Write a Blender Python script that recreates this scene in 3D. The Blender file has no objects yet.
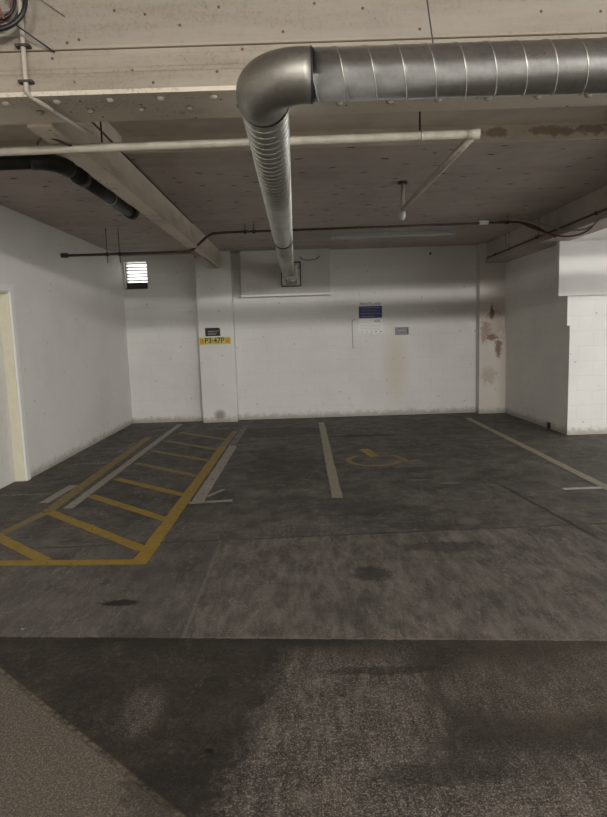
import bpy, bmesh, math, random
from mathutils import Vector, Matrix
random.seed(7)
scene = bpy.context.scene
COL = scene.collection

# ------------------------------------------------------------------ camera
CAM_H = 1.6
pitch = math.radians(7.29); roll = -0.032
cam = bpy.data.cameras.new('camera'); camo = bpy.data.objects.new('camera', cam); COL.objects.link(camo)
cam.sensor_fit = 'VERTICAL'; cam.sensor_height = 24.0; cam.lens = 590.0 / 817.0 * 24.0
cam.clip_start = 0.05; cam.clip_end = 200
F = Vector((0, math.cos(pitch), -math.sin(pitch))); R0 = Vector((1, 0, 0)); U0 = Vector((0, math.sin(pitch), math.cos(pitch)))
c_, s_ = math.cos(roll), math.sin(roll)
Rv = c_ * R0 + s_ * U0; Uv = -s_ * R0 + c_ * U0
m = Matrix.Identity(4)
for i in range(3):
    m[i][0] = Rv[i]; m[i][1] = Uv[i]; m[i][2] = -F[i]
m.translation = Vector((0, 0, CAM_H))
camo.matrix_world = m
scene.camera = camo

# ------------------------------------------------------------------ world (daylight outside the vent, raised to fill through the added side opening)
w = bpy.data.worlds.new('world'); scene.world = w; w.use_nodes = True
bg = w.node_tree.nodes['Background']; bg.inputs[0].default_value = (1.0, 0.985, 0.96, 1); bg.inputs[1].default_value = 2.9

# ------------------------------------------------------------------ ceiling lamps behind the camera, plus an added fill at the right
def lamp(x, y, z, sx, sy, power, col, aim):
    l = bpy.data.lights.new('fluorescent_or_fill_lamp', 'AREA'); l.shape = 'RECTANGLE'; l.size = sx; l.size_y = sy
    l.energy = power; l.color = col
    o = bpy.data.objects.new('fluorescent_or_fill_lamp', l); COL.objects.link(o)
    o.location = (x, y, z); o.rotation_euler = (Vector(aim) - Vector((x, y, z))).to_track_quat('-Z', 'Y').to_euler()
WARM = (1.0, 0.965, 0.915)
lamp(4.4, -7.4, 3.34, 2.4, 0.2, 640, WARM, (-0.6, 9, 1.2))
lamp(-1.4, -7.0, 3.32, 2.4, 0.2, 200, WARM, (0.0, 9, 1.2))
lamp(0.9, -1.2, 3.30, 1.6, 0.3, 22, WARM, (0.7, 1.6, 0.0))
# unseen fill lamp added on the right, aimed at the right blockwork front
lamp(6.4, 3.9, 3.1, 0.3, 0.9, 12, (1.0, 0.98, 0.95), (5.6, 8.4, 0.6))

scene.view_settings.view_transform = 'Standard'; scene.view_settings.look = 'None'
scene.view_settings.exposure = 0.06; scene.view_settings.gamma = 1.0; scene.view_settings.use_curve_mapping = False

# ------------------------------------------------------------------ node helpers
class X:
    """small arithmetic wrapper round shader sockets"""
    def __init__(s, nt, v): s.nt = nt; s.v = v
    def _op(s, op, *a, clamp=False):
        n = s.nt.nodes.new('ShaderNodeMath'); n.operation = op; n.use_clamp = clamp
        for i, q in enumerate((s,) + a):
            q = q.v if isinstance(q, X) else q
            if isinstance(q, (int, float)): n.inputs[i].default_value = q
            else: s.nt.links.new(q, n.inputs[i])
        return X(s.nt, n.outputs[0])
    def __add__(s, o): return s._op('ADD', o)
    def __sub__(s, o): return s._op('SUBTRACT', o)
    def __mul__(s, o): return s._op('MULTIPLY', o)
    def __rmul__(s, o): return s._op('MULTIPLY', o)
    def __radd__(s, o): return s._op('ADD', o)
    def abs(s): return s._op('ABSOLUTE')
    def clamp(s): return s._op('ADD', 0.0, clamp=True)
    def inv(s): return (s * -1.0) + 1.0
    def max(s, o): return s._op('MAXIMUM', o)
    def min(s, o): return s._op('MINIMUM', o)
    def sqrt(s): return s._op('SQRT')
    def step(s, a, b):          # smooth 0..1 between a and b
        n = s.nt.nodes.new('ShaderNodeMapRange'); n.interpolation_type = 'SMOOTHSTEP'; n.clamp = True
        s.nt.links.new(s.v, n.inputs['Value'])
        if a <= b:
            n.inputs['From Min'].default_value = a; n.inputs['From Max'].default_value = b
        else:
            n.inputs['From Min'].default_value = b; n.inputs['From Max'].default_value = a
            n.inputs['To Min'].default_value = 1; n.inputs['To Max'].default_value = 0
        return X(s.nt, n.outputs[0])

class Mat:
    def __init__(s, name, rough=0.7, metal=0.0, spec=0.5):
        s.m = bpy.data.materials.new(name); s.m.use_nodes = True; s.nt = s.m.node_tree
        s.b = s.nt.nodes['Principled BSDF']
        s.b.inputs['Roughness'].default_value = rough; s.b.inputs['Metallic'].default_value = metal
        s.b.inputs['Specular IOR Level'].default_value = spec
        tc = s.nt.nodes.new('ShaderNodeTexCoord'); s.co = tc.outputs['Object']
        sp = s.nt.nodes.new('ShaderNodeSeparateXYZ'); s.nt.links.new(s.co, sp.inputs[0])
        s.x, s.y, s.z = (X(s.nt, sp.outputs[i]) for i in range(3))
    def vec(s, sx=1, sy=1, sz=1, rot=0.0, off=(0, 0, 0)):
        n = s.nt.nodes.new('ShaderNodeMapping'); n.inputs['Scale'].default_value = (sx, sy, sz)
        n.inputs['Rotation'].default_value = (0, 0, rot); n.inputs['Location'].default_value = off
        s.nt.links.new(s.co, n.inputs[0]); return n.outputs[0]
    def noise(s, scale, detail=4, rough=0.55, vec=None, dist=0.0):
        n = s.nt.nodes.new('ShaderNodeTexNoise'); n.inputs['Scale'].default_value = scale
        n.inputs['Detail'].default_value = detail; n.inputs['Roughness'].default_value = rough
        n.inputs['Distortion'].default_value = dist
        s.nt.links.new(vec or s.co, n.inputs['Vector']); return X(s.nt, n.outputs[0])
    def voro(s, scale, vec=None, rnd=1.0):
        n = s.nt.nodes.new('ShaderNodeTexVoronoi'); n.inputs['Scale'].default_value = scale
        n.inputs['Randomness'].default_value = rnd
        s.nt.links.new(vec or s.co, n.inputs['Vector']); return X(s.nt, n.outputs['Distance'])
    def voro2(s, a, b, scale):
        cb = s.nt.nodes.new('ShaderNodeCombineXYZ'); s.nt.links.new(a.v, cb.inputs[0]); s.nt.links.new(b.v, cb.inputs[1])
        n = s.nt.nodes.new('ShaderNodeTexVoronoi'); n.voronoi_dimensions = '2D'; n.inputs['Scale'].default_value = scale
        s.nt.links.new(cb.outputs[0], n.inputs['Vector']); return X(s.nt, n.outputs['Distance'])
    def brick(s, vec, scale, bw=.44, rh=.215, mortar=.006):
        n = s.nt.nodes.new('ShaderNodeTexBrick'); n.inputs['Scale'].default_value = scale
        n.inputs['Brick Width'].default_value = bw; n.inputs['Row Height'].default_value = rh
        n.inputs['Mortar Size'].default_value = mortar; n.inputs['Mortar Smooth'].default_value = .4
        s.nt.links.new(vec, n.inputs['Vector']); return X(s.nt, n.outputs['Fac'])
    def mix(s, f, a, b):
        n = s.nt.nodes.new('ShaderNodeMix'); n.data_type = 'RGBA'
        for k, q in ((0, f), (6, a), (7, b)):
            q = q.v if isinstance(q, X) else q
            if isinstance(q, (int, float)): n.inputs[k].default_value = q
            elif isinstance(q, tuple): n.inputs[k].default_value = (*q, 1)
            else: s.nt.links.new(q, n.inputs[k])
        return n.outputs[2]
    def color(s, c):
        if isinstance(c, tuple): s.b.inputs['Base Color'].default_value = (*c, 1)
        else: s.nt.links.new(c, s.b.inputs['Base Color'])
    def bump(s, h, strength=0.3, dist=0.01):
        n = s.nt.nodes.new('ShaderNodeBump'); n.inputs['Strength'].default_value = strength
        n.inputs['Distance'].default_value = dist
        s.nt.links.new(h.v, n.inputs['Height']); s.nt.links.new(n.outputs[0], s.b.inputs['Normal'])
    def alpha(s, a): s.nt.links.new(a.v, s.b.inputs['Alpha'])

# ------------------------------------------------------------------ materials
def wall_mat(name, horiz, base=(0.735, 0.73, 0.705), stains=(), dirt=0.0, bricks=True, smears_and_bands=()):
    """painted blockwork; horiz = 'x' or 'y' the axis that runs along the wall"""
    M = Mat(name, 0.62, 0, 0.35)
    cb = M.nt.nodes.new('ShaderNodeCombineXYZ')
    M.nt.links.new((M.x if horiz == 'x' else M.y).v, cb.inputs[0]); M.nt.links.new(M.z.v, cb.inputs[1])
    br = M.brick(cb.outputs[0], 1.0)
    n1 = M.noise(1.3, 5); n2 = M.noise(14, 5); n3 = M.noise(70, 3); n4 = M.noise(52, 5, .8)
    f = (n1.step(.38, .72) * .5 + n2.step(.5, .8) * .25).clamp()
    col = M.mix(f, base, tuple(c * .86 for c in base))
    # grime rising from the floor
    g = (M.z + n2 * -.16).step(.06, -.07) * .85
    col = M.mix(g, col, (.34, .31, .26))
    # scattered chips
    sp = M.voro2(M.x if horiz == 'x' else M.y, M.z, 2.3).step(.045, .02) * n2.step(.45, .55)
    col = M.mix(sp * .6, col, (.32, .28, .22))
    h = M.x if horiz == 'x' else M.y
    for (sx, sz, rx, rz, c, k) in stains:
        d = (((h + -sx) * (1 / rx)) * ((h + -sx) * (1 / rx)) + ((M.z + -sz) * (1 / rz)) * ((M.z + -sz) * (1 / rz))).sqrt()
        mk = (d + (n2 + -.5) * 1.6 + (n4 + -.5) * 3.4).step(1.0, .7) * k
        col = M.mix(mk, col, c)
    for (sx, sz, rx, rz, c, k) in smears_and_bands:
        d = (((h + -sx) * (1 / rx)) * ((h + -sx) * (1 / rx)) + ((M.z + -sz) * (1 / rz)) * ((M.z + -sz) * (1 / rz))).sqrt()
        col = M.mix((d + (n1 + -.5) * .8).step(1.15, .3) * k, col, c)
    if bricks:
        col = M.mix(br * .10, col, (.30, .29, .27))
        hh = br * -0.7 + n3 * .25 + n2 * .25
    else: hh = n3 * .25 + n2 * .5
    M.color(col); M.bump(hh, .35, .006)
    return M.m

M_back = wall_mat('painted_block_back', 'x', smears_and_bands=((1.75, .9, .28, .9, (.62, .56, .46), .55), (0.2, 2.9, 3.0, .3, (.55, .52, .47), .4)))  # low smear, and a wide darker band along the wall top
M_left = wall_mat('painted_block_left', 'y', base=(.72, .70, .665), bricks=False)
M_right = wall_mat('painted_block_right', 'y', base=(.76, .74, .69))
M_rface = wall_mat('painted_block_right_face', 'x', base=(.78, .775, .75))
M_pil = wall_mat('painted_plaster_pillar', 'x', bricks=False, smears_and_bands=((-1.55, .14, .13, .12, (.22, .21, .19), .8),))
M_pilr = wall_mat('painted_plaster_rusty', 'x', bricks=False, base=(.66, .63, .58),
                  stains=((3.50, 1.86, .05, .12, (.05, .03, .02), .95), (3.50, 1.42, .11, .07, (.13, .055, .025), .9),
                          (3.62, 1.22, .07, .18, (.20, .10, .055), .85), (3.38, 1.5, .10, .22, (.22, .12, .07), .6),
                          (3.45, .72, .16, .16, (.30, .25, .17), .5), (3.55, 1.65, .2, .35, (.33, .22, .15), .45)))

def floor_mat():
    M = Mat('worn_concrete', 0.75, 0, 0.3)
    x, y = M.x, M.y
    nb = M.noise(.8, 6, .6); nm = M.noise(4.2, 7, .65); nf = M.noise(28, 4, .7); ng = M.noise(150, 2, .8)
    scr = M.noise(9, 5, .7, M.vec(1, .22, 1, rot=.45)); scr2 = M.noise(16, 4, .7, M.vec(.25, 1.4, 1, rot=.1))
    wob = (nm + -.5) * .16; wobf = (nf + -.5) * .035
    seam_d = y + x * .075 + -2.93 + wobf * .7             # below zero: the near slab
    near = seam_d.step(.004, -.004)
    joint_d = y + x * -.035 + -4.51 + wob * .25
    far = joint_d.step(-.01, .01)
    diag = (x + 1.53) * .652 + (y + -2.71) * .757 + wobf * .6
    asph = diag.step(.012, -.012)
    right = (x + .69 + wobf).step(-.006, .006)
    # base tones
    ng2 = M.noise(75, 3, .8); stk = M.noise(22, 5, .75, M.vec(1, .22, 1, rot=.15)); stk2 = M.noise(10, 5, .7, M.vec(1, .25, 1, rot=-.5), .3); vg = M.voro(60)
    spk = (ng2 + ng * .5).step(.72, .95)
    grit = spk * .6 + stk.step(.45, .62) * .35
    c_mid = M.mix((nb.step(.3, .7) * .35 + nm.step(.3, .72) * .35 + grit * .5 + stk2.step(.5, .7) * .2).clamp(), (.048, .042, .037), (.185, .168, .148))
    # far part: oil soaked
    c_far = M.mix((nb.step(.3, .66) * .42 + nm.step(.36, .7) * .42 + scr2.step(.5, .7) * .3 + grit * .25).clamp(), (.032, .028, .025), (.178, .162, .144))
    # bay strip right of the long crack, lighter
    c_right = M.mix((nm.step(.3, .7) * .38 + stk2.step(.42, .66) * .4 + grit * .6).clamp(), (.054, .047, .041), (.235, .212, .184))
    col = M.mix(right * .85, c_mid, c_right)
    col = M.mix(far, col, c_far)
    # near slab: dark with pale scoured patches
    c_near = M.mix((nm.step(.35, .75) * .35 + nf.step(.4, .7) * .25 + spk * .3).clamp(), (.024, .020, .016), (.092, .080, .063))
    c_pale = M.mix((spk * .8 + stk.step(.42, .66) * .25 + nm.step(.4, .65) * .15).clamp(), (.050, .043, .036), (.290, .260, .218))
    ns = (nm + -.5) * .9 + (nf + -.5) * .45
    left = (x + ns * .30 + (y + -1.7) * -.16).step(-.40, -.24)
    top = (y + ns * .5 + x * .05).step(2.95, 2.65)
    core = (x + ns * .9).step(.62, .40).max((y + ns * .7).step(2.15, 1.85))
    blob = (((x + -.95) * (x + -.95) * 3.2 + (y + -2.45) * (y + -2.45) * 16).sqrt() + ns * 1.3).step(1.1, .6) * .55
    blob2 = (((x + -1.5) * (x + -1.5) * 5 + (y + -2.6) * (y + -2.6) * 30).sqrt() + ns * 1.3).step(1.0, .6) * .5
    e2 = ((x + .74) * (x + .74) * 75 + (y + -2.38) * (y + -2.38) * 22).sqrt()
    pale = (left * top * core * .9).max((e2 + ns * 1.1).step(1.1, .4) * .6).max(blob).max(blob2)
    pale = (pale * (nf.step(.3, .55) * .55 + .5) * (stk.step(.3, .6) * .25 + .75)).clamp()
    brown = (x + ns * .6).step(.55, .95) * (y + ns * .5).step(2.0, 2.3)
    c_near = M.mix(brown * .7, c_near, M.mix((spk * .5 + nm.step(.4, .7) * .5).clamp(), (.055, .045, .032), (.125, .105, .078)))
    c_near = M.mix(pale, c_near, c_pale)
    col = M.mix(near, col, c_near)
    # pale scratches and hairline cracks
    sA = (M.noise(2.6, 5, .6, M.vec(1, .45, 1, rot=.35), .6) + -.5).abs().step(.010, .002) * nf.step(.42, .58)
    sB = (M.noise(5, 4, .6, M.vec(.8, .3, 1, rot=-.25), .3) + -.5).abs().step(.016, .003) * nb.step(.45, .6) * nf.step(.38, .55)
    col = M.mix((sA * .55).max(sB * .45) * (near * -.75 + 1.0), col, (.27, .245, .205))
    dk = M.noise(1.9, 6, .65, M.vec(1, .8, 1, off=(7, 3, 0))).step(.54, .70) * .5
    col = M.mix(dk * (asph.inv()), col, (.034, .030, .025))
    # rough asphalt aisle, low left
    v = M.voro(95); 
    c_as = M.mix((spk * .7 + v.step(.5, .15) * .2 + nf * .25).clamp(), (.085, .075, .060), (.24, .215, .175))
    col = M.mix(asph, col, c_as)
    col = M.mix((diag + -.012).abs().step(.014, .003) * nf.step(.35, .6) * near * .6, col, (.24, .20, .14))
    # dark edge along the seam, the joint and the crack
    col = M.mix((seam_d * 1.0).step(-.14, -.004) * near * (M.noise(2.2, 3)).step(.3, .6) * (x + nm * .6).step(.75, .25) * .8, col, (.022, .019, .016))
    col = M.mix(joint_d.abs().step(.024, .004) * nm.step(.36, .56) * near.inv() * .65, col, (.020, .018, .015))
    crack = (x + .685 + wobf * .8).abs().step(.016, .004) * far.inv() * near.inv()
    col = M.mix(crack * nf.step(.3, .5) * .55, col, (.20, .185, .15))
    col = M.mix((seam_d + -.008).abs().step(.010, .002) * (x + .8).step(0, .3) * nm.step(.35, .55) * .8, col, (.22, .195, .15))
    gr = (x + y * .12 + -2.69 + wob * .4).abs().step(.03, .008) * y.step(4.0, 4.4) * y.step(6.2, 5.6)
    col = M.mix(gr * .8, col, (.022, .02, .017))
    # oil and spill stains
    for (sx, sy, rx, ry, k, c) in ((-1.16, 3.43, .14, .045, .9, (.016, .013, .011)), (1.2, 6.65, .5, .16, .5, (.03, .027, .024)),
                                   (-.41, 2.11, .022, .016, 1, (.008, .007, .006)), (1.0, 4.2, .35, .12, .55, (.025, .022, .02)),
                                   (0.9, 9.0, .5, .12, .7, (.018, .016, .014)), (.55, 5.2, .6, .3, .35, (.03, .027, .024)),
                                   (.42, 3.75, .16, .14, .7, (.035, .030, .027)), (-.45, 9.6, 1.1, .5, .45, (.03, .028, .025)), (-.3, 7.2, .45, 1.2, .35, (.032, .03, .028)), (.35, 2.62, .3, .04, .6, (.02, .017, .014)),
                                   (-.5, 1.95, .22, .22, .5, (.018, .015, .012)), (.45, 1.95, .3, .07, .55, (.03, .027, .022)),
                                   (1.2, 6.17, .12, .05, .5, (.2, .19, .17)), (1.5, 6.0, .13, .05, .6, (.22, .21, .19)),
                                   (1.35, 4.75, .10, .10, .5, (.2, .185, .155)), (1.95, 8.2, .25, .1, .35, (.15, .14, .12)),
                                   (-1.62, 3.14, .012, .01, .8, (.4, .4, .36))):
        d = (((x + -sx) * (1 / rx)) * ((x + -sx) * (1 / rx)) + ((y + -sy) * (1 / ry)) * ((y + -sy) * (1 / ry))).sqrt()
        col = M.mix((d + (nf + -.5) * 1.2 + (nm + -.5) * .8).step(1.1, .6) * k, col, c)
    grain = (ng + -.5) * 1.3 + 1.0
    n = M.nt.nodes.new('ShaderNodeVectorMath'); n.operation = 'SCALE'
    M.nt.links.new(col, n.inputs[0]); M.nt.links.new(grain.v, n.inputs['Scale'])
    # slight warm balance and level of the whole slab
    M.nt.links.new(n.outputs[0], M.b.inputs['Base Color'])
    M.bump(nf * .5 + ng * .35 + nm * .4 + pale * near * nf * .8, .55, .012)
    M.nt.links.new((nb.step(.3, .7) * .2 + .62).v, M.b.inputs['Roughness'])
    return M.m
M_floor = floor_mat()

def ceil_mat():
    M = Mat('stained_concrete_ceiling', .85, 0, .2)
    n1 = M.noise(1.1, 5, .6); n2 = M.noise(7, 5)
    bd = M.noise(1.0, 3, .5, M.vec(.25, 5, 1))
    col = M.mix((n1.step(.35, .7) * .6 + n2.step(.4, .7) * .25 + bd.step(.45, .6) * .15).clamp(), (.48, .43, .385), (.35, .31, .275))
    pit = M.voro2(M.x * .5, M.y * 1.2 + M.noise(3, 2) * .2, 3.6).step(.085, .05) * M.noise(7, 2).step(.42, .5)
    col = M.mix(pit * .85, col, (.09, .07, .055))
    M.color(col); M.bump(n2 * .4 + pit * -1.0 + bd * .3, .4, .01)
    return M.m
M_ceil = ceil_mat()

def cream_mat(name, base=(.47, .415, .34), dark=.35, stretch=True):
    M = Mat(name, .6, 0, .3)
    n1 = M.noise(2.0, 5, .6, M.vec(.35, 1, 3) if stretch else None); n2 = M.noise(18, 5, .6); n3 = M.noise(60, 3)
    col = M.mix((n1.step(.4, .7) * .7 + n2.step(.5, .8) * .3).clamp(), base, tuple(c * (1 - dark) for c in base))
    col = M.mix(M.voro2(M.x, M.z + M.y * .9, 5.5).step(.050, .030) * M.noise(5, 2).step(.40, .46), col, (.09, .06, .04))
    col = M.mix((n3 * n1).step(.30, .42) * .5, col, (.22, .17, .11))
    sc = (M.noise(11, 5, .8).step(.56, .66)) * M.noise(1.3, 2).step(.5, .62)
    col = M.mix(sc * .55, col, (.17, .13, .09))
    M.color(col); M.bump(n2 * .6 + n3 * .3, .4, .005)
    return M.m
M_cream = cream_mat('cream_gloss_paint', (.35, .305, .245))
M_under = cream_mat('grey_cream_underside', (.66, .59, .49), .22)
M_plaster = cream_mat('rough_cream_plaster', (.315, .28, .235), .25)
M_dirt = cream_mat('dirty_edge', (.20, .16, .11), .5)

def strip_mat():
    M = Mat('stained_lit_plaster', .8, 0, .25)
    n2 = M.noise(18, 5, .6); n1 = M.noise(2, 4)
    col = M.mix(n1.step(.35, .7), (.62, .55, .45), (.48, .42, .35))  # lit look of the step painted in as a paler base; stains follow
    for sx, rx in ((1.62, .12), (2.1, .22), (2.42, .16)):
        d = (((M.x + -sx) * (1 / rx)) * ((M.x + -sx) * (1 / rx)) + ((M.z + -3.16) * 22) * ((M.z + -3.16) * 22)).sqrt()
        col = M.mix((d + (n2 + -.5) * 2.2).step(1.1, .6) * .7, col, (.22, .15, .09))
    M.color(col); M.bump(n2, .3, .006); return M.m
M_strip = strip_mat()
def simple(name, c, rough=.5, metal=0, spec=.5, var=.15, scale=12, bump=.15):
    M = Mat(name, rough, metal, spec)
    n = M.noise(scale, 4)
    M.color(M.mix(n.step(.35, .7), c, tuple(k * (1 - var) for k in c)))
    if bump: M.bump(n, bump, .003)
    return M.m
def galv(name, c=(.50, .51, .51), rough=.34):
    M = Mat(name, rough, 1.0)
    n = M.noise(5, 5, .6, M.vec(1, 1, 3)); v = M.noise(45, 3, .6)
    M.color(M.mix((n.step(.35, .7) * .6 + v.step(.4, .7) * .3).clamp(), c, tuple(k * .66 for k in c)))
    M.nt.links.new((n * .22 + (rough - .08)).v, M.b.inputs['Roughness'])
    M.bump(n * .6, .07, .01)
    return M.m
M_duct = galv('galvanised_steel', (.66, .675, .68), .28); M_elbow = galv('galvanised_elbow', (.40, .385, .35), .46)
M_ductlight = galv('dusty_galvanised_steel', (.47, .48, .44), .38)
M_seam = galv('seam_steel', (.62, .61, .56), .42)
M_darkring = simple('dark_collar_and_gap', (.02, .02, .02), .6)
M_white_pipe = simple('cream_painted_pipe', (.47, .435, .36), .45, var=.2)
M_white_conduit = simple('white_painted_conduit', (.44, .40, .335), .5)
M_black = simple('black_plastic_pipe', (.012, .015, .015), .5)
M_rust = simple('rusty_brown_conduit', (.10, .06, .045), .6, var=.4)
M_rod = simple('dark_steel_rod', (.04, .035, .03), .6)
M_clamp = simple('clamp_steel', (.55, .55, .53), .4, metal=.6)
M_panelbox = simple('painted_board', (.56, .55, .51), .6, var=.08, scale=3)
M_panelwhite = simple('white_boxing', (.75, .745, .72), .6, var=.08, scale=2)
M_trimwhite = simple('white_gloss_trim', (.78, .78, .76), .4, var=.05)
M_creamdoor = simple('cream_gloss_jamb', (.72, .69, .54), .4, var=.06)
M_doorleaf = simple('door_leaf_paint', (.70, .685, .64), .45, var=.06)
M_tubeglass = simple('unlit_lamp_diffuser', (.30, .31, .29), .25, var=.05)
M_fixture = simple('lamp_housing', (.32, .31, .29), .4, var=.1)
M_louvre = simple('louvre_glass_blade', (.33, .33, .31), .35, var=.05)
M_sill = simple('dark_brown_sill', (.08, .055, .04), .7)
M_signblack = simple('black_sign_face', (.008, .007, .008), .6, var=.1)
M_signpink = simple('dusty_pink_print', (.40, .27, .30), .5)
M_signyellow = simple('yellow_sign_face', (.62, .52, .03), .45, var=.12)
M_signblue = simple('navy_print', (.018, .025, .14), .45, var=.1)
M_signwhite = simple('white_sign_face', (.74, .74, .73), .4, var=.03)
M_print = simple('dark_print', (.06, .06, .08), .5)
M_greyprint = simple('grey_print', (.34, .34, .36), .5)
M_orange = simple('orange_print', (.55, .28, .04), .5)
M_signgrey = simple('grey_sign_face', (.13, .13, .145), .4, var=.15)
M_cable = simple('black_cable', (.012, .012, .014), .4)
M_redcable = simple('dull_red_cable', (.16, .06, .05), .5)
M_greycable = simple('grey_cable', (.30, .27, .24), .5)

def paint_mat(name, c, wear, warm=None):
    M = Mat(name, .55, 0, .35)
    n1 = M.noise(9, 6, .65); n2 = M.noise(42, 5, .7); n3 = M.noise(1.7, 3)
    col = M.mix(n1.step(.35, .7), c, tuple(k * .72 for k in c))
    col = M.mix(n3.step(.45, .7) * .5, col, warm or tuple(k * .8 for k in c))
    M.color(col)
    M.alpha((n2 * .55 + n1 * .45).step(wear - .05, wear + .06) * .92)
    M.m.blend_method = 'HASHED' if hasattr(M.m, 'blend_method') else 'OPAQUE'
    return M.m
M_yel = paint_mat('yellow_floor_paint', (.40, .265, .04), .38, (.32, .205, .055))
M_yelfaint = paint_mat('worn_yellow_floor_paint', (.30, .225, .075), .42)
M_wht = paint_mat('white_floor_paint', (.42, .385, .34), .41)
M_whtbright = paint_mat('fresh_white_floor_paint', (.62, .60, .56), .33)
M_whtfaint = paint_mat('worn_white_floor_paint', (.26, .25, .225), .47)
M_bei = paint_mat('beige_floor_paint', (.38, .345, .25), .39)

# ------------------------------------------------------------------ mesh helpers
def link(name, bm, mat, parent=None, smooth=False, recalc=True):
    me = bpy.data.meshes.new(name)
    if recalc: bmesh.ops.recalc_face_normals(bm, faces=bm.faces)
    bm.to_mesh(me); bm.free(); me.materials.append(mat)
    if smooth:
        for p in me.polygons: p.use_smooth = True
    o = bpy.data.objects.new(name, me); COL.objects.link(o)
    if parent: o.parent = parent
    return o
def add_box(bm, x0, x1, y0, y1, z0, z1, bev=0.0):
    t = bmesh.new(); v = [t.verts.new((x, y, z)) for x in (x0, x1) for y in (y0, y1) for z in (z0, z1)]
    for f in ((0, 1, 3, 2), (4, 6, 7, 5), (0, 4, 5, 1), (2, 3, 7, 6), (0, 2, 6, 4), (1, 5, 7, 3)): t.faces.new([v[i] for i in f])
    bmesh.ops.recalc_face_normals(t, faces=t.faces)
    if bev: bmesh.ops.bevel(t, geom=t.edges[:], offset=bev, segments=2, affect='EDGES', profile=.7)
    me = bpy.data.meshes.new('t'); t.to_mesh(me); t.free(); bm.from_mesh(me); bpy.data.meshes.remove(me)
def box(name, x0, x1, y0, y1, z0, z1, mat, parent=None, bev=0.0):
    bm = bmesh.new(); add_box(bm, x0, x1, y0, y1, z0, z1, bev); return link(name, bm, mat, parent)
def add_tube(bm, pts, r, n=16, caps=True, rads=None):
    pts = [Vector(p) for p in pts]; rings = []
    tprev = (pts[1] - pts[0]).normalized()
    up = Vector((0, 0, 1)) if abs(tprev.z) < .9 else Vector((1, 0, 0))
    nrm = (up - tprev * up.dot(tprev)).normalized()
    for i, p in enumerate(pts):
        if i == 0: t = (pts[1] - p).normalized()
        elif i == len(pts) - 1: t = (p - pts[i - 1]).normalized()
        else: t = ((pts[i + 1] - p).normalized() + (p - pts[i - 1]).normalized()).normalized()
        nrm = (nrm - t * nrm.dot(t)).normalized(); b = t.cross(nrm)
        rr = rads[i] if rads else r
        rings.append([bm.verts.new(p + (nrm * math.cos(a) + b * math.sin(a)) * rr) for a in [2 * math.pi * k / n for k in range(n)]])
    for a, c in zip(rings, rings[1:]):
        for k in range(n): bm.faces.new((a[k], a[(k + 1) % n], c[(k + 1) % n], c[k]))
    if caps:
        bm.faces.new(rings[0][::-1]); bm.faces.new(rings[-1])
def tube(name, pts, r, mat, parent=None, n=14, rads=None, caps=True):
    bm = bmesh.new(); add_tube(bm, pts, r, n, caps, rads); o = link(name, bm, mat, parent, smooth=True)
    return o
def smooth_path(pts, n=6):
    """Catmull-Rom through the points"""
    P = [Vector(p) for p in pts]; P = [P[0] * 2 - P[1]] + P + [P[-1] * 2 - P[-2]]; out = []
    for i in range(1, len(P) - 2):
        for k in range(n):
            t = k / n; a, b, c, d = P[i - 1:i + 3]
            out.append(.5 * ((2 * b) + (c - a) * t + (2 * a - 5 * b + 4 * c - d) * t * t + (3 * b - a - 3 * c + d) * t ** 3))
    out.append(P[-2]); return out
def ring_pts(c, axis, r, n=24, a0=0, a1=2 * math.pi):
    axis = Vector(axis).normalized(); up = Vector((0, 0, 1)) if abs(axis.z) < .9 else Vector((1, 0, 0))
    u = (up - axis * up.dot(axis)).normalized(); v = axis.cross(u)
    return [Vector(c) + (u * math.cos(a0 + (a1 - a0) * k / n) + v * math.sin(a0 + (a1 - a0) * k / n)) * r for k in range(n + 1)]
def empty(name, loc=(0, 0, 0)):
    o = bpy.data.objects.new(name, None); COL.objects.link(o); o.location = loc; o.empty_display_size = .1; return o
def tag(o, label, cat, group=None):
    o['label'] = label; o['category'] = cat
    if group: o['group'] = group
    return o
def struct(o): o['kind'] = 'structure'; return o
def attach(root, *kids):
    """parent kids built in world coordinates to an empty that is not at the origin"""
    for k in kids: k.parent = root; k.matrix_parent_inverse = Matrix.Translation(-Vector(root.location))

# ------------------------------------------------------------------ the shell
XL, XR, YB, YN, ZC = -3.25, 8.2, 11.1, -9.0, 3.1
bm = bmesh.new()
add_box(bm, -4.2, XR + .2, YN - .2, YB + .3, -.15, 0.0); struct(link('floor', bm, M_floor))
bm = bmesh.new()
add_box(bm, XL - .2, XR + .2, 5.05, YB + .3, 3.1, 3.4)            # rear bay slab
add_box(bm, XL - .2, XR + .2, YN - .2, 3.2, 3.62, 3.8)            # aisle
ceil = struct(link('ceiling', bm, M_ceil))
bm = bmesh.new()                                                  # raised strip behind the girder, with the step down to the rear slab
add_box(bm, XL - .2, XR + .2, 3.2, 5.05, 3.22, 3.5); add_box(bm, XL, XR, 5.02, 5.05, 3.095, 3.22); struct(link('trim_3', bm, M_strip))
# left wall with the door opening
DY0, DY1, DZ = 5.75, 6.72, 2.17
bm = bmesh.new()
add_box(bm, XL - .16, XL, DY1, YB, 0, 3.62)
add_box(bm, XL - .16, XL, YN, DY0, 0, 3.62)
add_box(bm, XL - .16, XL, DY0, DY1, DZ, 3.62)
struct(link('wall_left', bm, M_left))
# back wall with the vent opening
WX0, WX1, WZ0, WZ1 = -3.22, -2.80, 2.50, 3.00
bm = bmesh.new()
add_box(bm, XL - .16, WX0, YB, YB + .3, 0, 3.1)
add_box(bm, WX0, WX1, YB, YB + .3, 0, WZ0)
add_box(bm, WX0, WX1, YB, YB + .3, WZ1, 3.1)
add_box(bm, WX1, 4.2, YB, YB + .3, 0, 3.1)
struct(link('wall_back', bm, M_back))
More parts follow.
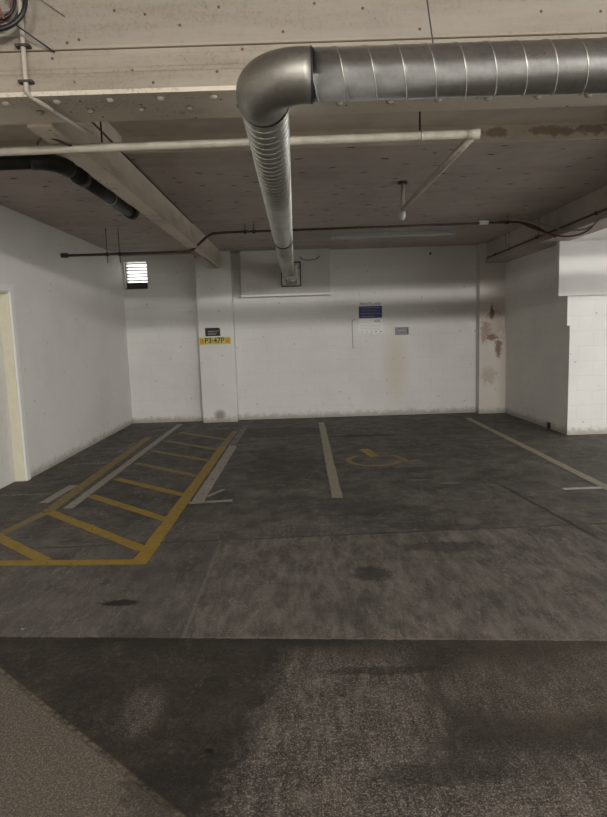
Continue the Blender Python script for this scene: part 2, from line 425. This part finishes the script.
# right blockwork: lower courses set back a little below the upper ones
bm = bmesh.new()
v = [(3.755, YB + .02), (3.835, 8.48), (XR, 8.48), (XR, YB + .02)]
def prism(bm, poly, z0, z1):
    a = [bm.verts.new((x, y, z0)) for x, y in poly]; b = [bm.verts.new((x, y, z1)) for x, y in poly]
    n = len(poly); bm.faces.new(a[::-1]); bm.faces.new(b)
    for i in range(n): bm.faces.new((a[i], a[(i + 1) % n], b[(i + 1) % n], b[i]))
prism(bm, v, 0, 1.585)
rw = struct(link('wall_right', bm, M_right)); rw.data.materials.append(M_rface)
bm = bmesh.new(); prism(bm, [(3.73, YB + .02), (3.79, 8.47), (XR, 8.47), (XR, YB + .02)], 1.585, 3.1)
rw2 = struct(link('wall_right_upper', bm, M_right)); rw2.data.materials.append(M_rface)
for o in (rw, rw2):
    for p in o.data.polygons:
        if p.normal.y < -.9: p.material_index = 1
bm = bmesh.new()          # unseen far right wall; wide opening added to let fill daylight in
add_box(bm, XR, XR + .16, YN, -6.0, 0, 3.62); add_box(bm, XR, XR + .16, 7.9, 8.5, 0, 3.62); add_box(bm, XR, XR + .16, -6.0, 7.9, 2.95, 3.62)
struct(link('wall_far_right', bm, M_right))
struct(box('wall_near', XL - .16, XR + .16, YN - .16, YN, 0, 3.62, M_left))
# pilasters of the back wall
struct(box('trim_1', -1.87, -1.23, 10.86, YB, 0, 3.1, M_pil, bev=.008))
struct(box('trim_2', 3.27, 3.765, 10.90, YB, 0, 3.1, M_pilr, bev=.008))
# shallow lighter render strip left of the pilaster and white coved edge at the wall foot
# door on the left wall
d = struct(empty('door_1', (XL, DY1, 0)))
leaf = box('door_leaf', XL - .15, XL - .11, DY0, DY1 - .015, 0.005, DZ - .01, M_doorleaf)
jm = bmesh.new()
add_box(jm, XL - .13, XL - .002, DY1 - .03, DY1, 0, DZ); add_box(jm, XL - .13, XL - .002, DY0, DY0 + .03, 0, DZ); add_box(jm, XL - .13, XL - .002, DY0 + .03, DY1 - .03, DZ - .03, DZ)
jamb = link('door_jamb', jm, M_creamdoor)
am = bmesh.new()
add_box(am, XL - .01, XL + .022, DY1 - .012, DY1 + .07, 0, DZ + .07, .004)
add_box(am, XL - .01, XL + .022, DY0 - .07, DY0 + .012, 0, DZ + .07, .004)
add_box(am, XL - .01, XL + .022, DY0 + .012, DY1 - .012, DZ - .012, DZ + .07, .004)
arch = link('architrave', am, M_trimwhite)
attach(d, leaf, jamb, arch)

# louvred vent window
wv = struct(empty('window_1', ((WX0 + WX1) / 2, YB, WZ0)))
fm = bmesh.new()
add_box(fm, WX0 + .0, WX0 + .02, YB + .10, YB + .14, WZ0 + .13, WZ1); add_box(fm, WX1 - .02, WX1, YB + .10, YB + .14, WZ0 + .13, WZ1)
fr = link('window_frame', fm, M_trimwhite)
kids = [fr]
for k in range(6):
    z = WZ0 + .165 + k * .06 + (.004 if k % 2 else 0)
    b_ = bmesh.new(); add_box(b_, WX0 + .02, WX1 - .02, -.035, .035, -.007, .007)
    bmesh.ops.rotate(b_, cent=(0, 0, 0), matrix=Matrix.Rotation(math.radians(-8), 3, 'X'), verts=b_.verts)
    bmesh.ops.translate(b_, vec=(0, YB + .12, z), verts=b_.verts)
    kids.append(link('louvre_blade', b_, M_louvre))
sm = bmesh.new(); prism(sm, [(0, 0)] * 0 or [(WX0, YB + .01), (WX1, YB + .01), (WX1, YB + .16), (WX0, YB + .16)], WZ0, WZ0 + .02)
add_box(sm, WX0, WX1, YB + .12, YB + .16, WZ0 + .02, WZ0 + .13)
kids.append(link('window_sill', sm, M_sill))
attach(wv, *kids)

# ------------------------------------------------------------------ beams
g = tag(empty('ceiling_girder', (0, 3.28, 2.8)), 'wide cream riveted girder crossing the ceiling in the foreground behind the horizontal duct', 'beam')
gx0, gx1 = XL, XR
ks = [box('bottom_flange', gx0, gx1, 3.09, 3.46, 2.80, 2.822, M_under, bev=.002)]
prof = [(3.10, 2.822), (3.10, 2.90), (3.108, 2.912), (3.108, 2.926), (3.104, 2.932), (3.106, 2.985), (3.108, 2.99), (3.107, 3.012), (3.112, 3.014), (3.112, 3.018), (3.105, 3.02), (3.103, 3.03), (3.10, 3.62), (3.44, 3.62), (3.44, 2.822)]
bm = bmesh.new()
a = [bm.verts.new((gx0, y, z)) for y, z in prof]; b = [bm.verts.new((gx1, y, z)) for y, z in prof]
n = len(prof); bm.faces.new(a); bm.faces.new(b[::-1])
for i in range(n): bm.faces.new((a[i], b[i], b[(i + 1) % n], a[(i + 1) % n]))
web = link('web', bm, M_cream); web.data.materials.append(M_plaster)
for p in web.data.polygons:
    if p.center.z > 3.03 and p.normal.y < -.5: p.material_index = 1
ks.append(web)
ks.append(box('joint_strip', gx0, gx1, 3.104, 3.137, 3.0145, 3.0165, M_dirt))
rv = None
for row, (yy, x0) in enumerate(((3.155, -2.76), (3.285, -2.64))):
    for k in range(20):
        x = x0 + k * .262 + random.uniform(-.006, .006)
        if x > 2.3: continue
        if rv is None:
            bm = bmesh.new(); bmesh.ops.create_uvsphere(bm, u_segments=14, v_segments=8, radius=.022)
            for vv in bm.verts: vv.co.z = min(vv.co.z, .0) * .9
            bmesh.ops.remove_doubles(bm, verts=bm.verts, dist=.0002)
            rv = link('rivet', bm, M_cream, smooth=True); q = rv
        else:
            q = rv.copy(); COL.objects.link(q)
        q.location = (x, yy, 2.801); ks.append(q)
attach(g, *ks)

lb = tag(empty('ceiling_beam', (-1.4, 3.46, 2.8)), 'narrow cream beam running back from the riveted girder to the pillar with the yellow sign', 'beam')
attach(lb, box('bottom_flange', -1.485, -1.345, 3.46, 8.1, 2.782, 2.80, M_under, bev=.002),
       box('web', -1.465, -1.40, 3.46, 10.86, 2.80, 3.22, M_under),
       box('edge_angle', -1.40, -1.378, 3.46, 8.1, 2.80, 2.822, M_dirt),
       box('end_haunch', -1.62, -1.43, 9.3, 10.86, 2.80, 3.10, M_ceil, bev=.006),
       box('joint_gap', -1.40, -1.393, 3.46, 8.1, 3.085, 3.10, M_rod))  # last strip: dark line drawn for the open gap under the ceiling
bm = bmesh.new()
add_box(bm, 3.40, 3.72, 3.46, 10.90, 2.80, 3.22); rb1 = link('web', bm, M_ceil)
rb2 = box('bottom_flange', 3.375, 3.74, 3.46, 10.90, 2.745, 2.80, M_ceil, bev=.003)
rb = tag(empty('ceiling_beam', (3.55, 3.46, 2.8)), 'dark grey beam running back along the right to the rust stained corner pillar', 'beam')
attach(rb, rb1, rb2)
# boxed panel on the back wall and its bulkhead
pb = tag(empty('duct_backing_board', (-.25, YB, 2.29)), 'large pale boarded panel high on the back wall where the duct ends', 'panel')
attach(pb, box('board', -1.06, .56, 10.93, YB, 2.31, 3.1, M_panelbox, bev=.004), box('bottom_lip', -1.07, .58, 10.86, YB, 2.28, 2.315, M_trimwhite, bev=.003))
tag(box('boxed_bulkhead', 3.61, XR, 8.36, 8.468, 2.0, 2.745, M_panelwhite, bev=.006), 'white boxed bulkhead projecting at the top of the right blockwork', 'bulkhead')

# ------------------------------------------------------------------ spiral duct
R = .1060; RH = .0955
DZc, DYc = 2.602, 2.465
def helix(c0, axis, length, r, pitch_, per=36, ph=0):
    axis = Vector(axis).normalized(); up = Vector((0, 0, 1)); u = (up - axis * up.dot(axis)).normalized(); v = axis.cross(u)
    n = int(length / pitch_ * per); return [Vector(c0) + axis * (length * k / n) + (u * math.cos(ph + 2 * math.pi * k / per) + v * math.sin(ph + 2 * math.pi * k / per)) * r for k in range(n + 1)]
dk = tag(empty('ventilation_duct', (.06, DYc, DZc)), 'galvanised spiral duct crossing above, turning at an elbow and running to the back wall', 'duct')
x0 = .061
ks = [tube('horizontal_run', [(x0, DYc, DZc), (XR, DYc, DZc)], RH, M_duct, n=48)]
ks.append(tube('spiral_seam', helix((x0, DYc, DZc), (1, 0, 0), 3.2, RH + .0005, .116, ph=1.2), .0027, M_seam, n=6))
# elbow from -x into +y
rb_ = .174; cx0, cy0 = x0 - .02, DYc + rb_
el = [(x0 + .012, DYc, DZc)] + [(cx0 - rb_ * math.sin(t), cy0 - rb_ * math.cos(t), DZc) for t in [i * math.pi / 2 / 14 for i in range(15)]] + [(cx0 - rb_, cy0 + .05, DZc)]
ks.append(tube('elbow', el, R, M_elbow, n=48, rads=[RH + .004 + (R - RH) * i / (len(el) - 1) for i in range(len(el))]))
ks.append(tube('elbow_collar', ring_pts((x0 + .012, DYc, DZc), (1, 0, 0), RH + .003, 48), .0035, M_darkring, n=6))
lx = cx0 - rb_
leg0 = Vector((lx + .005, cy0 + .03, DZc)); leg1 = Vector((-.205, 10.72, 2.69)); ld = leg1 - leg0
mid = leg0 + ld * ((6.75 - leg0.y) / ld.y)
ks.append(tube('rear_run', [leg0, mid], R - .002, M_ductlight, n=40))
ks.append(tube('far_run', [mid, leg1], R - .012, M_ductlight, n=40))
ks.append(tube('joint_collar', ring_pts(mid, ld, R - .004, 40), .014, M_darkring, n=8))
ks.append(tube('spiral_seam', helix(leg0, ld, ld.length * .98, R - .0005, .085, per=24), .0026, M_seam, n=5))
ks.append(tube('elbow_gap', ring_pts(leg0 + ld.normalized() * .03, ld, R + .003, 40), .004, M_darkring, n=6))  # dark ring drawn for the gap between elbow and rear run
bm = bmesh.new()   # outlet: rectangular flange with drop box
add_box(bm, -.285, -.035, 10.62, 10.90, 2.55, 2.83, .03)
ks.append(link('outlet_box', bm, M_ductlight))
bm = bmesh.new()
for (xa, xb, za, zb) in ((-.33, .03, 2.44, 2.46), (-.33, -.31, 2.46, 2.86), (.01, .03, 2.46, 2.86), (-.33, .03, 2.86, 2.88)): add_box(bm, xa, xb, 10.885, 10.925, za, zb)
ks.append(link('outlet_frame', bm, M_rod))
bm = bmesh.new(); add_box(bm, -.31, .01, 10.90, 10.93, 2.46, 2.86); ks.append(link('outlet_plate', bm, M_duct))
ks.append(tube('outlet_spout', [(-.16, 10.80, 2.62), (-.15, 10.82, 2.55), (-.14, 10.85, 2.49)], .10, M_ductlight, n=24))
ks.append(tube('hanger_rod', [(.56, 2.49, DZc + RH), (.575, 3.0, 3.61)], .003, M_rod, n=6))
attach(dk, *ks)

# ------------------------------------------------------------------ pipes
wp = tag(empty('sprinkler_pipe', (0, 3.72, 2.74)), 'thin cream painted pipe running across below the girder with a diagonal branch to the rear', 'pipe')
ks = [tube('main_pipe', [(XL, 3.79, 2.752), (1.09, 3.71, 2.752)], .026, M_white_pipe, n=20),
      tube('branch_pipe', [(1.08, 3.71, 2.752), (1.085, 6.28, 2.825)], .024, M_white_pipe, n=20),
      tube('pipe_elbow', [(1.03, 3.712, 2.752), (1.105, 3.71, 2.752)], .032, M_white_pipe, n=20),
      tube('riser', [(1.085, 6.27, 2.81), (1.085, 6.27, 3.095)], .02, M_white_pipe, n=16),
      tube('riser_flange', [(1.085, 6.27, 3.08), (1.085, 6.27, 3.099)], .05, M_rod, n=20),
      tube('sprinkler_head', [(1.085, 6.27, 2.81), (1.085, 6.29, 2.76), (1.085, 6.30, 2.73)], .02, M_trimwhite, n=16, rads=[.026, .03, .018])]
for xh in (-1.17, .76):
    ks.append(tube('hanger_rod', [(xh, 3.76, 2.78), (xh, 3.76, 3.215)], .006, M_rod, n=8))
    ks.append(tube('pipe_clamp', ring_pts((xh, 3.765 if xh < 0 else 3.72, 2.752), (1, 0, 0), .029, 20), .006, M_clamp, n=8))
attach(wp, *ks)

bp = tag(empty('drain_pipe', (-1.8, 4.8, 2.95)), 'black plastic drain pipe with an elbow under the ceiling at left', 'pipe')
ks = [tube('cross_run', [(XL, 4.66, 2.95), (-1.95, 4.66, 2.95)], .058, M_black, n=24),
      tube('elbow', smooth_path([(-1.99, 4.66, 2.95), (-1.9, 4.68, 2.95), (-1.83, 4.76, 2.95), (-1.80, 4.9, 2.95)], 5), .065, M_black, n=24),
      tube('rear_run', [(-1.80, 4.86, 2.95), (-1.80, 6.62, 2.95)], .058, M_black, n=24),
      tube('socket_collar', [(-1.80, 5.08, 2.95), (-1.80, 5.22, 2.95)], .068, M_black, n=24),
      tube('end_socket', [(-1.80, 6.52, 2.95), (-1.80, 6.66, 2.95), (-1.80, 6.72, 2.98)], .066, M_black, n=24),
      tube('pipe_clip', ring_pts((-1.80, 5.92, 2.95), (0, 1, 0), .061, 24), .006, M_clamp, n=6),
      tube('hanger_rod', [(-1.80, 5.92, 3.01), (-1.80, 5.92, 3.1)], .005, M_rod, n=6)]
attach(bp, *ks)

cp = tag(empty('conduit_run', (0, 8.3, 2.95)), 'rusty brown conduit running along the rear ceiling from left wall to right beam', 'conduit')
ks = [tube('low_run', [(XL, 8.3, 2.755), (-1.52, 8.3, 2.755)], .018, M_rust, n=12),
      tube('rising_bend', smooth_path([(-1.56, 8.3, 2.755), (-1.45, 8.3, 2.78), (-1.22, 8.3, 2.96), (-1.08, 8.3, 2.99), (-.95, 8.3, 2.995)], 5), .018, M_rust, n=12),
      tube('high_run', [(-1.0, 8.3, 2.995), (2.95, 8.3, 3.01)], .016, M_rust, n=12),
      tube('falling_bend', smooth_path([(2.9, 8.3, 3.01), (3.05, 8.3, 3.0), (3.2, 8.22, 2.93), (3.32, 8.1, 2.82), (3.36, 7.9, 2.74)], 5), .016, M_rust, n=12),
      tube('wall_bracket', [(XL, 8.3, 2.76), (XL + .09, 8.3, 2.755)], .032, M_rod, n=12),
      box('junction_box', 2.48, 2.60, 8.27, 8.33, 2.99, 3.04, M_trimwhite, bev=.004)]
for xh, zt in ((-2.62, 2.755), (-2.45, 2.755), (-.72, 2.995), (-.60, 2.995), (2.86, 3.01)):
    ks.append(tube('hanger_rod', [(xh, 8.3, zt - .12 if zt < 2.9 else zt), (xh, 8.3, 3.1)], .005, M_rod, n=6))
    ks.append(tube('pipe_clamp', [(xh - .02, 8.3, zt), (xh + .02, 8.3, zt)], .026, M_rod, n=12))
attach(cp, *ks)
cables = [((2.75, 8.28, 3.04), (3.0, 8.25, 3.03), (3.2, 8.1, 2.95), (3.34, 7.7, 2.80), (3.35, 7.3, 2.72), (3.36, 7.0, 2.70), (3.37, 6.75, 2.76)),
          ((2.75, 8.34, 3.03), (3.02, 8.34, 3.01), (3.18, 8.2, 2.90), (3.33, 7.85, 2.75), (3.35, 7.4, 2.67), (3.36, 7.05, 2.67), (3.375, 6.8, 2.76))]
for i, (cpts, mm, lb_) in enumerate(zip(cables, (M_greycable, M_redcable), ('pale grey cable sagging from the rear conduit to the right beam', 'dull red cable sagging lowest beside the right beam'))):
    tag(tube('sagging_cable', smooth_path(cpts, 6), .011, mm, n=8), lb_, 'cable')
bc = tag(empty('beam_conduit', (3.37, 8, 2.85)), 'thin dark conduit clipped along the face of the right beam', 'conduit')
ks = [tube('pipe', [(3.385, 5.0, 2.845), (3.385, 10.85, 2.835)], .013, M_rust, n=10)]
for yy in (6.9, 8.6, 10.4): ks.append(tube('clip', [(3.385, yy - .02, 2.84), (3.385, yy + .02, 2.84)], .022, M_rod, n=10))
attach(bc, *ks)

# fluorescent fitting, not lit
fl = tag(empty('fluorescent_light', (1.4, 9.0, 3.0)), 'unlit long fluorescent ceiling light near the back wall', 'ceiling light')
ks = [box('housing', .50, 2.30, 8.93, 9.05, 3.04, 3.10, M_fixture, bev=.006), box('diffuser', .53, 2.27, 8.92, 9.06, 2.965, 3.04, M_tubeglass, bev=.02),
      box('end_cap', .49, .53, 8.915, 9.065, 2.96, 3.045, M_fixture, bev=.008), box('end_cap', 2.27, 2.31, 8.915, 9.065, 2.96, 3.045, M_fixture, bev=.008)]
attach(fl, *ks)

# white conduit on the girder face at left, going under and back
wc = tag(empty('surface_conduit', (-1.3, 3.08, 3.0)), 'cream conduit clipped down the girder face at left and bending under it', 'conduit')
ks = [tube('pipe', smooth_path([(-1.31, 3.085, 3.6), (-1.31, 3.085, 3.3), (-1.31, 3.083, 3.05), (-1.31, 3.08, 2.86), (-1.305, 3.09, 2.81), (-1.26, 3.18, 2.785), (-1.24, 3.32, 2.782), (-1.20, 3.50, 2.782), (-1.18, 3.62, 2.785)], 6), .012, M_white_conduit, n=12)]
for zz in (3.03, 2.865): ks.append(box('saddle_clip', -1.345, -1.275, 3.066, 3.1, zz - .006, zz + .006, M_rod, bev=.002))
attach(wc, *ks)

# coil of hose and cables, top left
cc = Vector((-1.39, 2.99, 3.20))
ax = Vector((.1, -1, .12))
ck = tag(empty('cable_coil', cc), 'black coiled cable hanging on the girder at the top left corner', 'cable coil')
ks = []
for i, (r, dx, dz, rr, mm) in enumerate(((.145, 0, 0, .011, M_cable), (.132, .006, .008, .009, M_cable), (.10, -.02, .02, .007, M_cable), (.088, -.03, .0, .006, M_redcable), (.12, -.035, .025, .006, M_cable), (.07, .0, .05, .006, M_greycable))):
    ks.append(tube('cable_loop', ring_pts(cc + Vector((dx, .012 * i, dz)), ax + Vector((.1 * i, 0, -.06 * i)), r, 36), rr, mm, n=8))
ks.append(tube('loose_end', smooth_path([cc + Vector((-.08, -.01, .12)), cc + Vector((-.03, -.02, .04)), cc + Vector((.02, -.02, -.03)), cc + Vector((.05, -.02, -.10))], 5), .006, M_redcable, n=8))
ks.append(tube('hook', [(-1.42, 3.1, 3.335), (-1.42, 2.97, 3.335), (-1.42, 2.96, 3.36)], .008, M_rod, n=8))
attach(ck, *ks)
tag(tube('metal_spike', [(-1.32, 3.0, 3.10), (-1.165, 3.10, 3.005)], .0038, M_cable, n=8), 'thin black rod sticking out from under the cable coil', 'rod')
tag(tube('bare_wire', smooth_path([(-1.27, 3.07, 3.28), (-1.18, 3.09, 3.22), (-1.10, 3.095, 3.165)], 4), .0016, M_rod, n=6), 'thin grey wire lying on the upper girder face beside the coil', 'wire')
tag(tube('loose_cable', smooth_path([(-1.62, 3.9, 2.78), (-1.55, 3.75, 2.80), (-1.45, 3.66, 2.79), (-1.36, 3.72, 2.765), (-1.28, 3.85, 2.77)], 6), .007, M_rust, n=8), 'dark cable curving under the narrow beam behind the cream pipe', 'cable')
tag(tube('loose_cable', smooth_path([(.02, 10.9, 2.98), (.06, 10.9, 2.93), (.18, 10.9, 2.90), (.32, 10.9, 2.92), (.38, 10.9, 2.97)], 6), .006, M_redcable, n=6), 'thin dull red cable drooping on the boxed panel beside the duct', 'cable')

# ------------------------------------------------------------------ signs
def text(name, s, x, z, y, size, mat, w=None):
    cu = bpy.data.curves.new(name, 'FONT'); cu.body = s; cu.size = size; cu.align_x = 'CENTER'; cu.align_y = 'CENTER'; cu.extrude = .0008; cu.offset = .0035
    cu.resolution_u = 3
    o = bpy.data.objects.new(name, cu); COL.objects.link(o)
    bpy.context.view_layer.update()
    me = bpy.data.meshes.new_from_object(o.evaluated_get(bpy.context.evaluated_depsgraph_get())); bpy.data.objects.remove(o)
    sx = 1.0
    if w:
        ww = max(v.co.x for v in me.vertices) - min(v.co.x for v in me.vertices); sx = w / ww
    for v in me.vertices: v.co.x *= sx
    me.materials.clear(); me.materials.append(mat)
    q = bpy.data.objects.new(name, me); COL.objects.link(q); q.location = (x, y, z); q.rotation_euler = (math.pi / 2, 0, 0)
    return q
ypf = 10.86
s1 = tag(empty('wall_sign', (-1.61, ypf, 1.67)), 'small black sign above the yellow sign on the pillar', 'sign')
bm = bmesh.new(); z0, z1 = 1.595, 1.745
P = [(-1.745, z0), (-1.475, z0), (-1.475, 1.725), (-1.50, 1.745), (-1.745, z1)]
a = [bm.verts.new((x, ypf - .012, z)) for x, z in P]; b = [bm.verts.new((x, ypf, z)) for x, z in P]
bm.faces.new(a); bm.faces.new(b[::-1])
for i in range(5): bm.faces.new((a[i], b[i], b[(i + 1) % 5], a[(i + 1) % 5]))
attach(s1, link('plate', bm, M_signblack), box('print_line', -1.70, -1.60, ypf - .0135, ypf - .012, 1.675, 1.69, M_greyprint),
       box('print_line', -1.70, -1.53, ypf - .0135, ypf - .012, 1.645, 1.655, M_signpink), box('print_line', -1.60, -1.50, ypf - .0135, ypf - .012, 1.68, 1.69, M_signpink),
       box('print_line', -1.70, -1.56, ypf - .0135, ypf - .012, 1.620, 1.628, M_greyprint))
s2 = tag(empty('wall_sign', (-1.585, ypf, 1.50)), 'long yellow sign with black characters on the left pillar', 'sign')
attach(s2, box('plate', -1.87, -1.29, ypf - .01, ypf, 1.445, 1.575, M_signyellow, bev=.002), text('lettering', 'P3:47P', -1.585, 1.512, ypf - .011, .135, M_print, .36),
       box('emblem', -1.85, -1.78, ypf - .0115, ypf - .01, 1.465, 1.55, M_orange), box('emblem', -1.38, -1.31, ypf - .0115, ypf - .01, 1.465, 1.55, M_orange))
yw = YB
s3 = tag(empty('notice_sign', (1.30, yw, 1.8)), 'white notice with a navy blue block of print on the back wall', 'sign')
kk = [box('plate', 1.07, 1.53, yw - .008, yw, 1.555, 2.135, M_signwhite, bev=.002), text('heading', 'PRIVATE LAND', 1.30, 2.095, yw - .009, .07, M_greyprint, .40),
      box('navy_block', 1.085, 1.515, yw - .0095, yw - .008, 1.835, 2.055, M_signblue)]
for i, ww in enumerate((.36, .30, .36, .26)):
    kk.append(box('print_line', 1.12, 1.12 + ww, yw - .0105, yw - .0095, 2.02 - i * .052, 2.028 - i * .052, M_greyprint))
kk.append(text('emblem_lettering', 'APS', 1.42, 1.775, yw - .009, .07, M_greyprint, .13))
for i in range(4): kk.append(box('print_line', 1.11, 1.50 - .03 * (i % 2), yw - .0092, yw - .008, 1.70 - i * .028, 1.705 - i * .028, M_greyprint))
for i, mm in enumerate((M_greyprint, M_greyprint, M_greyprint, M_print, M_print)):
    kk.append(box('payment_mark', 1.13 + i * .085, 1.155 + i * .085, yw - .0095, yw - .008, 1.575, 1.592, mm))
attach(s3, *kk)
s4 = tag(empty('wall_sign', (1.88, yw, 1.58)), 'small grey sign right of the white and navy notice', 'sign')
attach(s4, box('plate', 1.755, 2.005, yw - .012, yw, 1.51, 1.65, M_signgrey, bev=.003), box('print_line', 1.81, 1.95, yw - .0135, yw - .012, 1.585, 1.595, M_greyprint),
       box('edge_strip', 1.985, 2.005, yw - .0135, yw - .012, 1.52, 1.62, M_signblack))
tag(tube('wall_cable', smooth_path([(1.02, yw - .006, 1.82), (.965, yw - .006, 1.80), (.955, yw - .006, 1.74), (.96, yw - .006, 1.5), (.965, yw - .006, 1.28)], 5), .007, M_greyprint, n=8), 'short grey vertical cable on the back wall left of the white notice', 'cable')
tag(tube('wall_anchor', [(2.42, yw, 2.97), (2.42, yw - .02, 2.97)], .022, M_rod, n=12), 'small dark round fixing high on the back wall beside the rear light', 'fixing')
tag(box('drain_outlet', 3.795, 3.83, 9.02, 9.10, .005, .10, M_signblack), 'small black hole at the foot of the right blockwork', 'outlet')

# ------------------------------------------------------------------ painted floor markings
Zp = .0022
def strip_poly(p, q, wd, n=1):
    p = Vector(p); q = Vector(q); d_ = (q - p).normalized(); nn = Vector((-d_.y, d_.x)) * wd / 2
    return [p + nn, q + nn, q - nn, p - nn]
def marking(name, p, q, wd, mat, z=Zp, parent=None):
    """paint film with a real, very thin body; both ends slightly irregular"""
    bm = bmesh.new(); p = Vector(p); q = Vector(q); L = (q - p).length; d_ = (q - p) / L; nn = Vector((-d_.y, d_.x))
    k = max(2, int(L / .12)); A = []; B = []
    for i in range(k + 1):
        c = p + d_ * L * i / k; e = random.uniform(-.004, .004); f = random.uniform(-.004, .004)
        A.append(bm.verts.new((*(c + nn * (wd / 2 + e)), z))); B.append(bm.verts.new((*(c - nn * (wd / 2 + f)), z)))
    for i in range(k): bm.faces.new((A[i], B[i], B[i + 1], A[i + 1]))
    for f in bm.faces:
        if f.normal.z < 0: f.normal_flip()
    return link(name, bm, mat, parent, recalc=True)
hz = tag(empty('hatched_marking', (-1.85, 4.1, 0)), 'yellow painted hatched walkway box on the floor beside the left wall', 'floor marking')
ks = [marking('border_line', (-1.215, 4.04), (-1.19, 8.4), .115, M_yel), marking('border_line', (-1.19, 8.4), (-1.16, 9.8), .10, M_yelfaint),
      marking('border_line', (-3.2, 4.20), (-1.16, 4.08), .10, M_yel, Zp + .0004),
      marking('border_line', (-2.62, 4.64), (-2.45, 5.42), .10, M_yelfaint), marking('border_line', (-2.45, 5.40), (-2.53, 9.5), .12, M_yelfaint)]
for p, q, mm in (((-2.62, 4.78), (-1.93, 4.16), M_yel), ((-2.42, 5.40), (-1.25, 4.33), M_yel), ((-2.24, 5.96), (-1.25, 5.06), M_yel), ((-2.18, 6.65), (-1.25, 5.86), M_yel),
                 ((-2.18, 7.48), (-1.25, 6.66), M_yelfaint), ((-2.17, 8.27), (-1.22, 7.47), M_yelfaint), ((-2.16, 9.06), (-1.20, 8.18), M_yelfaint), ((-2.10, 9.83), (-1.20, 9.0), M_yelfaint)):
    ks.append(marking('hatch_stripe', p, q, .10, mm, Zp + .0008))
attach(hz, *ks)
for p, q, wd, mm, lbl in (
        ((-2.29, 5.50), (-2.285, 10.75), .095, M_wht, 'long worn white line painted over the left side of the yellow hatching'),
        ((-2.62, 5.72), (-2.58, 6.40), .10, M_wht, 'short worn white dash beside the left yellow border, nearest the door'),
        ((-2.63, 8.2), (-2.60, 9.0), .09, M_whtfaint, 'short faint white dash near the far end of the left yellow border'),
        ((-3.22, 6.06), (-2.66, 6.07), .06, M_whtfaint, 'thin white line from the door towards the yellow hatching'),
        ((-3.08, 8.53), (-2.62, 8.57), .08, M_whtfaint, 'faint white cross line nearest the back wall beside the left wall'),
        ((-3.0, 7.54), (-2.56, 7.55), .12, M_whtfaint, 'faint wide white cross line midway along the left wall'),
        ((-1.06, 5.60), (-1.04, 8.45), .12, M_wht, 'worn white bay line along the right side of the yellow hatching'),
        ((-1.06, 8.45), (-1.03, 10.4), .11, M_whtfaint, 'faded far end of the white bay line below the left pillar'),
        ((-1.14, 5.555), (-.72, 5.60), .075, M_wht, 'short white cross bar at the near end of the bay line'),
        ((-1.00, 5.76), (-.86, 6.02), .05, M_wht, 'small slanted white stroke just behind the white cross bar'),
        ((.31, 10.45), (.30, 5.57), .105, M_bei, 'beige bay line in the middle of the floor, left of the wheelchair symbol'),
        ((2.92, 10.4), (2.95, 5.1), .10, M_bei, 'long beige bay line on the right leading to the corner'),
        ((2.52, 5.63), (2.91, 5.63), .07, M_whtbright, 'short bright white dash touching the right bay line'),
        ((-1.0, 8.54), (-.62, 8.59), .06, M_whtfaint, 'faint short white stroke right of the faded bay line')):
    o = tag(marking('parking_line', p, q, wd, mm, Zp + .0016), lbl, 'floor marking')

# wheelchair symbol
wcx = tag(empty('wheelchair_symbol', (.95, 7.3, 0)), 'worn yellow wheelchair symbol painted on the floor of the middle bay', 'floor marking')
def arc_band(name, c, rx, ry, a0, a1, wd, mat, n=24):
    bm = bmesh.new(); A = []; B = []
    for i in range(n + 1):
        a = math.radians(a0 + (a1 - a0) * i / n); u = Vector((math.cos(a), math.sin(a)))
        A.append(bm.verts.new((c[0] + u.x * (rx + wd / 2), c[1] + u.y * (ry + wd / 2), Zp))); B.append(bm.verts.new((c[0] + u.x * (rx - wd / 2), c[1] + u.y * (ry - wd / 2), Zp)))
    for i in range(n): bm.faces.new((A[i], B[i], B[i + 1], A[i + 1]))
    return link(name, bm, mat)
ks = [arc_band('wheel', (.86, 7.22), .32, .32, 120, 345, .075, M_yelfaint),
      marking('torso', (.80, 7.92), (.90, 7.42), .13, M_yel, Zp + .0004), marking('seat', (.88, 7.44), (1.16, 7.42), .06, M_yelfaint, Zp + .0008),
      marking('arm', (.88, 7.62), (1.08, 7.60), .06, M_yelfaint, Zp + .0012), marking('leg', (1.15, 7.44), (1.26, 7.08), .07, M_yelfaint, Zp + .0016), marking('foot', (1.25, 7.10), (1.40, 7.13), .06, M_yelfaint, Zp + .002)]
attach(wcx, *ks)
